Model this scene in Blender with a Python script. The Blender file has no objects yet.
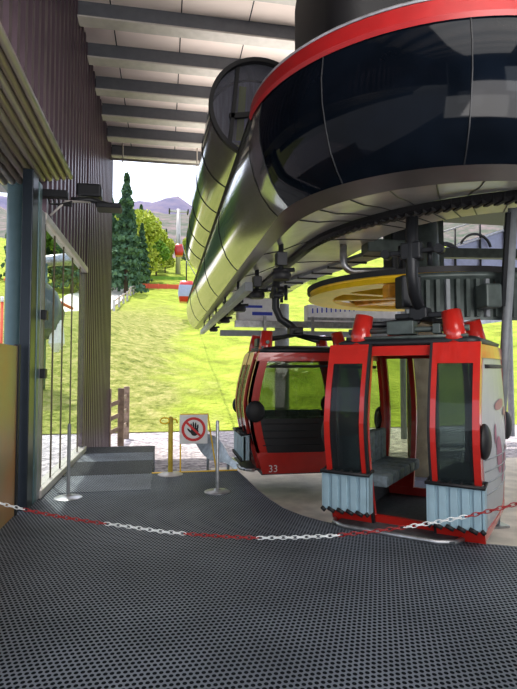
import bpy, bmesh, math, random
from mathutils import Vector, Matrix
random.seed(7)
PI=math.pi; R_=math.radians
COL=bpy.context.scene.collection

# ------------------------------------------------------------------ materials
def nt(name):
    m=bpy.data.materials.new(name); m.use_nodes=True
    t=m.node_tree; t.nodes.clear()
    o=t.nodes.new('ShaderNodeOutputMaterial'); return m,t,o
def mat(name,col,rough=.5,metal=0,noise=0,nscale=8,bump=0,bscale=40,spec=.5,col2=None,stretch=(1,1,1),coat=0,emit=0):
    m,t,o=nt(name); N=t.nodes; L=t.links
    p=N.new('ShaderNodeBsdfPrincipled'); L.new(p.outputs[0],o.inputs[0])
    p.inputs['Base Color'].default_value=(*col,1); p.inputs['Roughness'].default_value=rough
    p.inputs['Metallic'].default_value=metal; p.inputs['Specular IOR Level'].default_value=spec
    p.inputs['Coat Weight'].default_value=coat
    if emit:
        p.inputs['Emission Color'].default_value=(*col,1); p.inputs['Emission Strength'].default_value=emit
    tc=N.new('ShaderNodeTexCoord'); mp=N.new('ShaderNodeMapping'); L.new(tc.outputs['Object'],mp.inputs[0])
    mp.inputs['Scale'].default_value=stretch
    n=N.new('ShaderNodeTexNoise'); n.inputs['Scale'].default_value=nscale; n.inputs['Detail'].default_value=4
    L.new(mp.outputs[0],n.inputs['Vector'])
    r=N.new('ShaderNodeValToRGB'); L.new(n.outputs[0],r.inputs[0])
    k=noise if noise else .06
    c2=col2 if col2 else tuple(min(1,c*(1+k)) for c in col)
    c1=col if col2 else tuple(c*(1-k) for c in col)
    r.color_ramp.elements[0].position=.35; r.color_ramp.elements[1].position=.65
    r.color_ramp.elements[0].color=(*c1,1); r.color_ramp.elements[1].color=(*c2,1)
    L.new(r.outputs[0],p.inputs['Base Color'])
    if bump:
        b=N.new('ShaderNodeBump'); b.inputs['Strength'].default_value=bump; b.inputs['Distance'].default_value=.02
        n2=N.new('ShaderNodeTexNoise'); n2.inputs['Scale'].default_value=bscale; L.new(mp.outputs[0],n2.inputs['Vector'])
        L.new(n2.outputs[0],b.inputs['Height']); L.new(b.outputs[0],p.inputs['Normal'])
    return m
def glass(name,tint,alpha=.3,rough=.03,col=(.02,.025,.03)):
    # see-through pane: part transparent (tinted), part glossy reflection, a little dust
    m,t,o=nt(name); N=t.nodes; L=t.links
    tr=N.new('ShaderNodeBsdfTransparent'); tr.inputs[0].default_value=(*tint,1)
    p=N.new('ShaderNodeBsdfPrincipled'); p.inputs['Base Color'].default_value=(*col,1); p.inputs['Roughness'].default_value=rough
    mx=N.new('ShaderNodeMixShader'); mx.inputs[0].default_value=alpha
    n=N.new('ShaderNodeTexNoise'); n.inputs['Scale'].default_value=3
    ma=N.new('ShaderNodeMath'); ma.operation='MULTIPLY_ADD'; ma.inputs[1].default_value=.08; ma.inputs[2].default_value=alpha-.04
    L.new(n.outputs[0],ma.inputs[0]); L.new(ma.outputs[0],mx.inputs[0])
    L.new(tr.outputs[0],mx.inputs[1]); L.new(p.outputs[0],mx.inputs[2]); L.new(mx.outputs[0],o.inputs[0])
    return m
def mat_rubber(name,c_top,c_hole,pitch=.034,lo=.30,hi=.42,spec=.5):
    m,t,o=nt(name); N=t.nodes; L=t.links
    def M(op,a,b=None,c=None):
        x=N.new('ShaderNodeMath'); x.operation=op
        for i,v in enumerate((a,b,c)):
            if v is None: continue
            if isinstance(v,(int,float)): x.inputs[i].default_value=v
            else: L.new(v,x.inputs[i])
        return x.outputs[0]
    tc=N.new('ShaderNodeTexCoord'); s=N.new('ShaderNodeSeparateXYZ'); L.new(tc.outputs['Object'],s.inputs[0])
    v=M('DIVIDE',s.outputs[1],pitch*1.15); row=M('FLOOR',v); u=M('DIVIDE',s.outputs[0],pitch)
    u=M('ADD',u,M('MULTIPLY',M('MODULO',row,2),.5))
    fx=M('SUBTRACT',M('FRACT',u),.5); fy=M('SUBTRACT',M('FRACT',v),.5)
    r=M('SQRT',M('ADD',M('MULTIPLY',fx,fx),M('MULTIPLY',fy,fy)))
    mr=N.new('ShaderNodeMapRange'); mr.interpolation_type='SMOOTHSTEP'
    L.new(r,mr.inputs[0]); mr.inputs[1].default_value=lo; mr.inputs[2].default_value=hi
    n=N.new('ShaderNodeTexNoise'); n.inputs['Scale'].default_value=1.3; n.inputs['Detail'].default_value=5; L.new(tc.outputs['Object'],n.inputs['Vector'])
    rp=N.new('ShaderNodeValToRGB'); L.new(n.outputs[0],rp.inputs[0])
    rp.color_ramp.elements[0].position=.35; rp.color_ramp.elements[1].position=.68
    rp.color_ramp.elements[0].color=(*[c*.8 for c in c_top],1); rp.color_ramp.elements[1].color=(*[c*1.2 for c in c_top],1)
    mx=N.new('ShaderNodeMix'); mx.data_type='RGBA'; L.new(mr.outputs[0],mx.inputs[0])
    mx.inputs[6].default_value=(*c_hole,1); L.new(rp.outputs[0],mx.inputs[7])
    p=N.new('ShaderNodeBsdfPrincipled'); L.new(mx.outputs[2],p.inputs['Base Color'])
    p.inputs['Roughness'].default_value=.5
    sp=M('MULTIPLY',mr.outputs[0],spec); L.new(sp,p.inputs['Specular IOR Level'])
    b=N.new('ShaderNodeBump'); b.inputs['Strength'].default_value=.35; b.inputs['Distance'].default_value=.004
    L.new(mr.outputs[0],b.inputs['Height']); L.new(b.outputs[0],p.inputs['Normal'])
    L.new(p.outputs[0],o.inputs[0]); return m
def mat_pebble(name,c1,c2,scale):
    m,t,o=nt(name); N=t.nodes; L=t.links
    p=N.new('ShaderNodeBsdfPrincipled'); p.inputs['Roughness'].default_value=.85
    tc=N.new('ShaderNodeTexCoord'); v=N.new('ShaderNodeTexVoronoi'); v.inputs['Scale'].default_value=scale; L.new(tc.outputs['Object'],v.inputs['Vector'])
    s=N.new('ShaderNodeSeparateColor'); L.new(v.outputs['Color'],s.inputs[0])
    r=N.new('ShaderNodeValToRGB'); L.new(s.outputs[0],r.inputs[0]); r.color_ramp.elements[0].color=(*c1,1); r.color_ramp.elements[1].color=(*c2,1)
    L.new(r.outputs[0],p.inputs['Base Color'])
    b=N.new('ShaderNodeBump'); b.inputs['Strength'].default_value=.9; b.inputs['Distance'].default_value=.06; b.invert=True
    L.new(v.outputs['Distance'],b.inputs['Height']); L.new(b.outputs[0],p.inputs['Normal']); L.new(p.outputs[0],o.inputs[0]); return m
def mat_grass(name,cols,scale,rough=.9):
    m,t,o=nt(name); N=t.nodes; L=t.links
    p=N.new('ShaderNodeBsdfPrincipled'); p.inputs['Roughness'].default_value=rough; p.inputs['Specular IOR Level'].default_value=.1
    tc=N.new('ShaderNodeTexCoord')
    n=N.new('ShaderNodeTexNoise'); n.inputs['Scale'].default_value=scale; n.inputs['Detail'].default_value=9; n.inputs['Roughness'].default_value=.72; L.new(tc.outputs['Object'],n.inputs['Vector'])
    r=N.new('ShaderNodeValToRGB'); L.new(n.outputs[0],r.inputs[0]); e=r.color_ramp.elements
    while len(e)<len(cols): e.new(.5)
    for i,c in enumerate(cols): e[i].position=.32+.36*i/(len(cols)-1); e[i].color=(*c,1)
    L.new(r.outputs[0],p.inputs['Base Color'])
    b=N.new('ShaderNodeBump'); b.inputs['Strength'].default_value=1; b.inputs['Distance'].default_value=.25
    n2=N.new('ShaderNodeTexNoise'); n2.inputs['Scale'].default_value=scale*9; n2.inputs['Detail'].default_value=6; L.new(tc.outputs['Object'],n2.inputs['Vector'])
    L.new(n2.outputs[0],b.inputs['Height']); L.new(b.outputs[0],p.inputs['Normal']); L.new(p.outputs[0],o.inputs[0]); return m

M={}
M['mat']=mat_rubber('rubber_ring_matting',(.15,.172,.205),(.010,.012,.015),spec=.34)
M['mat_dark']=mat_rubber('rubber_matting_dark',(.06,.065,.07),(.004,.004,.005),spec=.25)
M['mat_light']=mat_rubber('rubber_matting_light',(.22,.245,.28),(.01,.011,.013),spec=.45)
M['red']=mat('red_paint',(.50,.020,.013),.28,coat=.5)
M['redband']=mat('red_band_paint',(.36,.010,.012),.4)
M['black']=mat('black_gloss_shell',(.003,.005,.009),.06,spec=.13,noise=.3,nscale=2)
M['dark']=mat('dark_steel',(.02,.022,.026),.45,.3)
M['rubber']=mat('black_rubber',(.012,.012,.014),.55)
M['dgreen']=mat('grey_green_machine_paint',(.075,.095,.09),.45,.2,noise=.2)
M['alu']=mat('brushed_aluminium_shell',(.46,.49,.48),.13,.92,noise=.06,nscale=3)
M['soffit']=mat('aluminium_soffit',(.66,.65,.62),.25,.35,noise=.14,nscale=1.5)
M['trim']=mat('lower_trim_grey',(.15,.14,.13),.3,.4,noise=.15,nscale=2)
M['steel']=mat('galvanised_steel',(.42,.43,.45),.35,.8,noise=.2,nscale=12)
M['grey']=mat('grey_paint',(.26,.28,.30),.5,.1,noise=.1)
M['concrete']=mat('pale_concrete',(.74,.69,.60),.85,noise=.15,nscale=3,bump=.3)
M['pillar']=mat('beige_concrete_column',(.42,.37,.28),.85,noise=.25,nscale=4,bump=.3)
M['yellow']=mat('yellow_paint',(.85,.55,.02),.4)
M['rust']=mat('orange_yellow_machine_paint',(.75,.33,.03),.45,noise=.2)
M['white']=mat('white_plastic',(.8,.8,.8),.45)
M['rack']=mat('blue_grey_rack_plastic',(.33,.47,.54),.4)
M['seat']=mat('blue_grey_seat_upholstery',(.15,.19,.215),.6,noise=.25,nscale=20)
M['cabfloor']=mat('cabin_floor_lining',(.07,.078,.085),.6,noise=.2,nscale=20)
M['corr']=mat('corrugated_bronze_cladding',(.10,.07,.09),.38,.6,noise=.12,nscale=1.2)
M['ceil']=mat('plywood_ceiling_panel',(.84,.74,.67),.8,noise=.06,nscale=.6,stretch=(1,3,1))
M['beam']=mat('grey_steel_roof_beam',(.13,.14,.16),.5,.2)
M['flange']=mat('pale_beam_flange',(.50,.47,.44),.55)
M['teal']=mat('teal_painted_steel',(.09,.155,.17),.4,.2)
M['navy']=mat('dark_blue_frame',(.016,.024,.034),.35,.3)
M['tan']=mat('brown_beige_slat',(.36,.30,.24),.3,.6,noise=.15,stretch=(8,.3,8))
M['mull']=mat('brown_mullion',(.12,.09,.06),.4,.3)
M['railpale']=mat('pale_brown_rail',(.46,.42,.38),.3,.5)
M['sheen']=mat('pale_violet_sheen',(.42,.42,.48),.3,.3,noise=.25,nscale=6,stretch=(6,1,.4))  # pale streaks painted to imitate reflections in the cover's end glass
M['postyellow']=mat('worn_yellow_paint',(.50,.37,.04),.4,noise=.2)
M['sill']=mat('pale_grey_window_trim',(.50,.47,.45),.4,.3)
M['board']=mat('orange_brown_timber_board',(.42,.20,.07),.35,noise=.35,nscale=1.1,col2=(.30,.25,.13))
M['wood']=mat('weathered_fence_timber',(.32,.24,.18),.8,noise=.3,nscale=6)
M['gravel']=mat_pebble('purple_grey_gravel',(.20,.18,.20),(.62,.57,.60),9)
def mat_meadow():
    m=mat_grass('sunlit_meadow',[(.17,.20,.03),(.30,.37,.05),(.44,.50,.09)],.5)
    t=m.node_tree; N=t.nodes; L=t.links; p=[n for n in N if n.type=='BSDF_PRINCIPLED'][0]
    src=p.inputs['Base Color'].links[0].from_socket; tc=[n for n in N if n.type=='TEX_COORD'][0]
    n=N.new('ShaderNodeTexNoise'); n.inputs['Scale'].default_value=1.6; n.inputs['Detail'].default_value=10; n.inputs['Roughness'].default_value=.8; L.new(tc.outputs['Object'],n.inputs['Vector'])
    r=N.new('ShaderNodeValToRGB'); L.new(n.outputs[0],r.inputs[0]); e=r.color_ramp.elements; e.new(.5)
    for i,c in enumerate([(.09,.12,.02),(.25,.27,.07),(.42,.38,.16)]): e[i].position=.36+.13*i; e[i].color=(*c,1)
    s=N.new('ShaderNodeSeparateXYZ'); L.new(tc.outputs['Object'],s.inputs[0])
    n3=N.new('ShaderNodeTexNoise'); n3.inputs['Scale'].default_value=.35; n3.inputs['Detail'].default_value=6; L.new(tc.outputs['Object'],n3.inputs['Vector'])
    a=N.new('ShaderNodeMath'); a.operation='MULTIPLY_ADD'; L.new(n3.outputs[0],a.inputs[0]); a.inputs[1].default_value=7; L.new(s.outputs[0],a.inputs[2])
    mr=N.new('ShaderNodeMapRange'); L.new(a.outputs[0],mr.inputs[0]); mr.inputs[1].default_value=5.6; mr.inputs[2].default_value=3.6
    mr2=N.new('ShaderNodeMapRange'); L.new(s.outputs[1],mr2.inputs[0]); mr2.inputs[1].default_value=75; mr2.inputs[2].default_value=50
    mm=N.new('ShaderNodeMath'); mm.operation='MULTIPLY'; L.new(mr.outputs[0],mm.inputs[0]); L.new(mr2.outputs[0],mm.inputs[1])
    mx=N.new('ShaderNodeMix'); mx.data_type='RGBA'; L.new(mm.outputs[0],mx.inputs[0]); L.new(src,mx.inputs[6]); L.new(r.outputs[0],mx.inputs[7]); L.new(mx.outputs[2],p.inputs['Base Color'])
    return m
M['lawn']=mat_meadow()
M['bank']=mat_grass('dry_grass_bank',[(.12,.14,.03),(.30,.28,.07),(.42,.42,.13),(.5,.44,.22)],.9)
M['hill']=mat_grass('hazy_forest_hill',[(.10,.105,.18),(.16,.145,.22),(.22,.18,.22)],.03)  # lavender distance haze is mixed into the base colour
M['plain']=mat('plain_wall_panel',(.12,.115,.11),.7)
M['leafdark']=mat('conifer_needles',(.06,.13,.08),.8,noise=.5,nscale=1,col2=(.12,.22,.11))  # needle colours raised paler to imitate haze over distance
M['leafmid']=mat('broadleaf_green',(.14,.30,.04),.8,nscale=1,col2=(.30,.46,.07))
M['leafyel']=mat('spring_yellow_leaves',(.36,.46,.05),.8,nscale=1,col2=(.56,.58,.10))
M['bark']=mat('bark',(.10,.07,.05),.9)
M['chain_red']=mat('red_chain_plastic',(.32,.018,.02),.4)
M['chain_white']=mat('white_chain_plastic',(.75,.78,.78),.4)
M['film']=glass('pale_printed_window_film',(.55,.6,.62),.92,.35,(.42,.44,.46))
M['pink']=mat('magenta_print',(.30,.10,.16),.4)
M['winglass']=glass('clear_window_glass',(.93,.97,.95),.10,.02)
M['cabglass']=glass('tinted_cabin_glass',(.78,.84,.68),.24,.03)
M['doorglass']=glass('dark_door_glass',(.5,.58,.56),.42,.06,(.035,.045,.05))
M['clear']=glass('clear_cabin_glass',(.95,.97,.96),.10,.02)
M['lens']=glass('smoky_end_glass',(.7,.7,.75),.42,.12,(.22,.22,.26))
M['signred']=mat('sign_red',(.65,.03,.03),.5)
M['signwhite']=mat('sign_white',(.75,.75,.75),.5)
M['blue']=mat('blue_print',(.03,.06,.45),.5)
M['bluewhite']=mat('pale_blue_sheet',(.36,.40,.56),.4)
M['net']=mat('red_safety_net',(.75,.12,.06),.6)

# ------------------------------------------------------------------ mesh helpers
def new(name,bm,m,parent=None,smooth=False,loc=None,rz=0):
    me=bpy.data.meshes.new(name); bmesh.ops.recalc_face_normals(bm,faces=bm.faces); bm.to_mesh(me); bm.free()
    ms=m if isinstance(m,(list,tuple)) else [m]
    for x in ms: me.materials.append(M[x] if isinstance(x,str) else x)
    if smooth:
        for p in me.polygons: p.use_smooth=True
        me.set_sharp_from_angle(angle=R_(35))
    o=bpy.data.objects.new(name,me); COL.objects.link(o)
    if parent: o.parent=parent
    if loc is not None: o.location=loc
    o.rotation_euler.z=rz
    return o
def tag(o,label=None,cat=None,group=None,kind=None):
    if label: o['label']=label
    if cat: o['category']=cat
    if group: o['group']=group
    if kind: o['kind']=kind
    return o
def empty(name,loc=(0,0,0),rz=0,label=None,cat=None,group=None):
    o=bpy.data.objects.new(name,None); COL.objects.link(o); o.location=loc; o.rotation_euler.z=rz; o.empty_display_size=.1
    return tag(o,label,cat,group)
def struct(name,bm,m,**k):
    o=new(name,bm,m,**k); o['kind']='structure'; return o
def copy_tree(o,parent=None):
    c=o.copy(); COL.objects.link(c)
    if parent: c.parent=parent
    for ch in list(o.children): copy_tree(ch,c)
    return c
def box(bm,a,b,mi=0,bev=0):
    a,b=[min(x,y) for x,y in zip(a,b)],[max(x,y) for x,y in zip(a,b)]
    r=bmesh.ops.create_cube(bm,size=1)
    vs=r['verts']
    for v in vs: v.co=Vector([a[i]+(v.co[i]+.5)*(b[i]-a[i]) for i in range(3)])
    fs=list({f for v in vs for f in v.link_faces})
    for f in fs: f.material_index=mi
    if bev:
        es=list({e for v in vs for e in v.link_edges})
        bmesh.ops.bevel(bm,geom=es,offset=bev,segments=2,affect='EDGES',profile=.5)
    return bm
def B(a,b,bev=0):
    bm=bmesh.new(); return box(bm,a,b,0,bev)
def frames(pts):
    out=[]; s=None
    for i in range(len(pts)):
        a=pts[max(i-1,0)]; b=pts[min(i+1,len(pts)-1)]
        t=(b-a).normalized()
        if s is None:
            up=Vector((0,0,1)) if abs(t.z)<.95 else Vector((0,1,0)); s=t.cross(up).normalized()
        else:
            s=(s-t*s.dot(t)); s=s.normalized() if s.length>1e-6 else t.orthogonal().normalized()
        out.append((s,s.cross(t).normalized()))
    return out
def tube(bm,pts,r,n=8,mi=0,closed=False,cap=True):
    pts=[Vector(p) for p in pts]; rs=r if isinstance(r,(list,tuple)) else [r]*len(pts)
    fr=frames(pts); rings=[]
    for p,(s,u),rr in zip(pts,fr,rs):
        rings.append([bm.verts.new(p+s*rr*math.cos(2*PI*k/n)+u*rr*math.sin(2*PI*k/n)) for k in range(n)])
    m=len(rings)
    for i in range(m-1+(1 if closed else 0)):
        a=rings[i]; b=rings[(i+1)%m]
        for k in range(n):
            f=bm.faces.new((a[k],a[(k+1)%n],b[(k+1)%n],b[k])); f.material_index=mi; f.smooth=True
    if cap and not closed:
        for q in (rings[0],rings[-1]):
            try: bm.faces.new(q).material_index=mi
            except ValueError: pass
    return bm
def bar(bm,p,q,w,h,mi=0):
    p=Vector(p); q=Vector(q); t=(q-p).normalized(); up=Vector((0,0,1)) if abs(t.z)<.95 else Vector((0,1,0))
    s=t.cross(up).normalized()*w/2; u=s.cross(t).normalized()*h/2
    vs=[bm.verts.new(x+a*s+b*u) for x in (p,q) for a,b in ((-1,-1),(1,-1),(1,1),(-1,1))]
    for f in ((0,1,2,3),(7,6,5,4),(0,4,5,1),(1,5,6,2),(2,6,7,3),(3,7,4,0)):
        bm.faces.new([vs[i] for i in f]).material_index=mi
    return bm
def T(pts,r,n=8): return tube(bmesh.new(),pts,r,n)
def lathe(bm,prof,c=(0,0),n=24,mi=0):
    rings=[]
    for r,z in prof: rings.append([bm.verts.new((c[0]+r*math.cos(2*PI*k/n),c[1]+r*math.sin(2*PI*k/n),z)) for k in range(n)] if r>1e-5 else [bm.verts.new((c[0],c[1],z))])
    for a,b in zip(rings,rings[1:]):
        for k in range(n):
            k2=(k+1)%n
            if len(a)==1 and len(b)==1: continue
            if len(a)==1: f=bm.faces.new((a[0],b[k],b[k2]))
            elif len(b)==1: f=bm.faces.new((a[k],a[k2],b[0]))
            else: f=bm.faces.new((a[k],a[k2],b[k2],b[k]))
            f.material_index=mi; f.smooth=True
    return bm
def LA(prof,c=(0,0),n=24): return lathe(bmesh.new(),prof,c,n)
def loft(bm,rows,mi=0,closed=False,smooth=True):
    V=[[bm.verts.new(p) for p in r] for r in rows]
    for i in range(len(V)-1):
        for k in range(len(V[i])-(0 if closed else 1)):
            k2=(k+1)%len(V[i])
            f=bm.faces.new((V[i][k],V[i][k2],V[i+1][k2],V[i+1][k])); f.material_index=mi; f.smooth=smooth
    return V
def prism(bm,poly,z0,z1,mi=0):
    a=[bm.verts.new((x,y,z0)) for x,y in poly]; b=[bm.verts.new((x,y,z1)) for x,y in poly]
    bm.faces.new(b).material_index=mi; bm.faces.new(a[::-1]).material_index=mi
    for i in range(len(a)): bm.faces.new((a[i],a[(i+1)%len(a)],b[(i+1)%len(a)],b[i])).material_index=mi
    return bm
def arc(c,r,a0,a1,n): return [(c[0]+r*math.cos(R_(a0+(a1-a0)*i/n)),c[1]+r*math.sin(R_(a0+(a1-a0)*i/n))) for i in range(n+1)]

# ------------------------------------------------------------------ camera, light, world
sc=bpy.context.scene
cam=bpy.data.cameras.new('camera'); co=bpy.data.objects.new('camera',cam); COL.objects.link(co); sc.camera=co
co.location=(0,0,1.6); co.rotation_euler=(R_(90+2.75),0,R_(-10.3))
cam.sensor_fit='VERTICAL'; cam.sensor_height=24; cam.lens=24*520/689; cam.clip_end=3000; cam.clip_start=.05
w=bpy.data.worlds.new('world'); sc.world=w; w.use_nodes=True; wt=w.node_tree; wt.nodes.clear()
sky=wt.nodes.new('ShaderNodeTexSky'); sky.sky_type='NISHITA'; sky.sun_disc=False; sky.sun_elevation=R_(58); sky.sun_rotation=R_(-25); sky.dust_density=3; sky.air_density=1.0
bg=wt.nodes.new('ShaderNodeBackground'); bg.inputs[1].default_value=.42; wo=wt.nodes.new('ShaderNodeOutputWorld')
mxw=wt.nodes.new('ShaderNodeMix'); mxw.data_type='RGBA'; mxw.inputs[0].default_value=.45; mxw.inputs[7].default_value=(5,5,5.4,1)
wt.links.new(sky.outputs[0],mxw.inputs[6]); wt.links.new(mxw.outputs[2],bg.inputs[0]); wt.links.new(bg.outputs[0],wo.inputs[0])
def light(kind,name,loc,rot,e,size=None,col=(1,1,1),sy=None):
    l=bpy.data.lights.new(name,kind); l.energy=e; l.color=col
    if kind=='AREA': l.size=size; l.shape='RECTANGLE'; l.size_y=sy or size
    if kind=='SUN': l.angle=R_(1)
    o=bpy.data.objects.new(name,l); COL.objects.link(o); o.location=loc; o.rotation_euler=rot; return o
s=light('SUN','sun',(0,30,60),(0,0,0),5.0,col=(1,.95,.86))
sd=Vector((.14,-.34,-1.0)).normalized(); s.rotation_euler=sd.to_track_quat('-Z','Y').to_euler()
light('AREA','hall_fill',(2.5,-1.5,7.3),(0,0,0),330,3.5,(1,.97,.93),5)  # added fill from above, no such fixture in the hall
light('AREA','hall_up_fill',(3.5,-1.5,3.2),(R_(180-30),0,0),560,4,(1,.95,.92),4)  # added fill aimed upward to brighten ceiling and soffit
light('AREA','deck_bounce_fill',(2.75,13,4.65),(R_(180),0,0),420,.8,(1,.94,.9),9)  # added fill hidden on the deck, stands in for ground bounce
light('AREA','hall_low_fill',(2.0,-4.5,1.6),(R_(108),0,R_(-10)),170,5,(1,.98,.95),2.6)  # added low fill behind the camera for soffit and cabin fronts
light('AREA','hall_fill',(6,-5.5,4.6),(R_(65),0,R_(25)),150,4,(.9,.95,1),3)  # added cool fill from the rear of the hall
sc.view_settings.view_transform='Standard'; sc.view_settings.exposure=0.0; sc.view_settings.look='None'; sc.view_settings.gamma=.93
sc.cycles.max_bounces=10; sc.cycles.transparent_max_bounces=24; sc.cycles.diffuse_bounces=5
try: sc.cycles.use_denoising=True
except Exception: pass

# ------------------------------------------------------------------ ground and floor
edge=[(1.16,8.25),(1.2,7.6),(1.24,6.9),(1.30,6.34),(1.37,5.95),(1.50,5.62),(1.66,5.36),(1.86,5.14),(2.12,4.93),(2.45,4.70),(2.8,4.47),(3.2,4.27),(3.7,4.1),(4.4,4.0),(5.5,3.95),(12,3.95)]
poly=[(-1.62,-8),(-1.62,11.2),(-.17,11.2),(-.17,8.25)]+edge+[(12,-8)]
struct('floor',prism(bmesh.new(),poly,-.5,0),'mat')
# concrete track bed under the cabins
struct('floor_track_bed',prism(bmesh.new(),[(.6,3.9),(.95,10.6),(9.5,10.6),(12,3.9)],-.6,-.38),'concrete')
bm=bmesh.new(); pp=[Vector((x,y,-.02)) for x,y in edge[:-1]]
tube(bm,pp,.022,6); struct('trim_1',bm,'steel')
bm=bmesh.new(); box(bm,(-.17,8.25,-.04),(1.16,8.30,.012)); struct('trim_2',bm,'yellow')
# ground outside
def gz(x,y):
    if y<8: return -.34
    if y<16: return -.34-.3*(y-8)/8
    if y<20: return -.64
    z=-.64+.222*(y-20) if y<105 else 18.2+.30*(y-105)
    k=min(1,(y-20)/12)
    z+=k*(1.5*math.exp(-((x+6)/5)**2)*math.exp(-((y-40)/18)**2))
    z+=k*.25*math.sin(x*.35+y*.12)+k*.15*math.sin(x*.9-y*.5)
    if x<-8: z+=k*.10*(-8-x)*min(1,(y-20)/60)
    if x>16: z+=k*.10*(x-16)
    return z
def terrain(x0,x1,y0,y1,nx,ny,f=gz):
    bm=bmesh.new(); rows=[[(x0+(x1-x0)*i/nx,y,f(x0+(x1-x0)*i/nx,y)) for i in range(nx+1)] for y in [y0+(y1-y0)*(j/ny)**1.5 for j in range(ny+1)]]
    loft(bm,rows); return bm
struct('ground_gravel',terrain(-40,40,2.0,20.0,200,80,lambda x,y:gz(x,y) if not(.7<x<12.5 and y<10.4) else -.75),'gravel').location.z=-.03
bm=bmesh.new()
o=struct('ground_meadow',terrain(-110,130,19.2,172,160,140),'lawn',smooth=False)
for p in o.data.polygons:
    p.use_smooth=True
def hill(x0,x1,y0,base,pk,seed,mt,name):
    bm=bmesh.new(); rows=[]
    for j in range(13):
        row=[]
        for i in range(81):
            x=x0+(x1-x0)*i/80; t=j/12
            h=pk(x)*math.sin(t*PI/2)**1.1+ (5*math.sin(x*.05+seed)+3*math.sin(x*.21+j))*t
            row.append((x,y0+t*330,base+h))
        rows.append(row)
    loft(bm,rows); return struct(name,bm,mt,smooth=True)
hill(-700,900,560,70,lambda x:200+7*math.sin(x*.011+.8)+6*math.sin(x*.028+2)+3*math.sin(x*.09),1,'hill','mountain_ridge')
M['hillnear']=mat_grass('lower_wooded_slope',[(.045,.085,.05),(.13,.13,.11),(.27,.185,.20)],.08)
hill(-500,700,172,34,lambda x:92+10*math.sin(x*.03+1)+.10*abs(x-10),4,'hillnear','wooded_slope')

# mats laid on the exit strip
mats=[((-1.49,10.35),(-.18,11.18),'mat_dark','dark rubber mat laid furthest out at the open end of the hall'),
      ((-1.49,9.45),(-.18,10.33),'mat_light','paler grey rubber mat between two dark mats on the exit strip'),
      ((-1.49,8.25),(-.18,9.43),'mat_dark','dark rubber mat beside the yellow sign post, nearest dark one to the hall'),
      ((-1.35,7.15),(-.16,8.22),'mat_light','light grey rubber mat lying left of the yellow barrier post')]
for a,b,m_,lab in mats:
    tag(new('rubber_mat',B((a[0],a[1],.001),(b[0],b[1],.009),.002),m_),lab,'mat','rubber mats on the exit strip')

# ------------------------------------------------------------------ building shell
WX=-1.54; H=8.1; YE=15.6
def corrugated(x,y0,y1,z0,z1,pitch=.30,d=.085):
    bm=bmesh.new(); y=y0; P=[]
    while y<y1-1e-6:
        for fy,dx in ((0,0),(.35,0),(.5,d),(.85,d)): 
            yy=y+fy*pitch
            if yy<=y1: P.append((yy,x+dx-d))
        y+=pitch
    P.append((y1,P[-1][1]))
    V=loft(bm,[[(px,py,z0) for py,px in P],[(px,py,z1) for py,px in P]],smooth=False)
    # back sheet so it has thickness
    box(bm,(x-.115,y0,z0),(x-.088,y1,z1))
    return bm
struct('wall_left',corrugated(WX,7.0,10.72,3.62,H-.02),'corr')
struct('wall_left_near',corrugated(WX,-8,7.0,4.28,H-.02),'corr')
struct('wall_left_end',corrugated(WX,10.72,YE,-.75,H-.02),'corr')
bm=bmesh.new(); box(bm,(WX-.30,YE,-.75),(WX+.01,YE+.03,H)); struct('trim_3',bm,'corr')
# ceiling: panels and seams
bm=bmesh.new(); box(bm,(WX-.3,-8,H),(13,YE+.1,H+.25)); struct('ceiling',bm,'ceil')
bm=bmesh.new()
for x in [-1+1.25*i for i in range(11)]: box(bm,(x,-8,H-.006),(x+.02,YE,H+.01))
struct('trim_4',bm,'dark')
y=YE-.25; k=0
while y>-7:
    e=empty('roof_beam',(0,y,H),0,'grey steel roof beam spanning the ceiling above the gondola station','roof beam','roof beams across the ceiling')
    new('web',B((WX,-.06,-.31),(13,.06,0)),'beam',e)
    new('lower_flange',B((WX,-.14,-.34),(13,.14,-.31)),'flange',e)
    y-=1.2; k+=1
bm=bmesh.new(); 
e=empty('edge_pipe',(0,YE-.65,0),0,'thin pipe hung below the last roof beam at the open end','pipe')
new('pipe',T([(WX,0,H-.55),(8,0,H-.55)],.035),'flange',e)
for x in (-1.2,.9,3): new('pipe_hanger',T([(x,0,H-.02),(x,0,H-.62)],.02,6),'flange',e)
# rear and right walls behind the viewer, with windows that reflect in the black shell
def wall_holes(y,x0,x1,z0,z1,holes,th=.2):
    bm=bmesh.new(); xs=sorted({x0,x1,*[h[0] for h in holes],*[h[1] for h in holes]}); zs=sorted({z0,z1,*[h[2] for h in holes],*[h[3] for h in holes]})
    for a,b in zip(xs,xs[1:]):
        for c,d in zip(zs,zs[1:]):
            if any(h[0]<=(a+b)/2<=h[1] and h[2]<=(c+d)/2<=h[3] for h in holes): continue
            box(bm,(a,y-th,c),(b,y,d))
    return bm
HL=[(-.6,.9,1.2,3.2),(1.5,2.6,.6,3.4),(5.2,6.4,2.0,3.0)]
struct('wall_back',wall_holes(-8,WX,13,0,H,HL),'plain')
for i,h in enumerate(HL):
    bm=bmesh.new()
    for q in range(3):
        xx=h[0]+(h[1]-h[0])*q/2; box(bm,(xx-.03,-8.12,h[2]),(xx+.03,-8.06,h[3]))
    for zz in (h[2]+.03,h[2]+.7,h[3]-.03): box(bm,(h[0],-8.12,zz-.03),(h[1],-8.06,zz+.03))
    struct('window_%d'%(i+2),bm,'dark')
bm=bmesh.new(); box(bm,(12.8,-8,0),(13,3.5,H)); struct('wall_right',bm,'plain')
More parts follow.
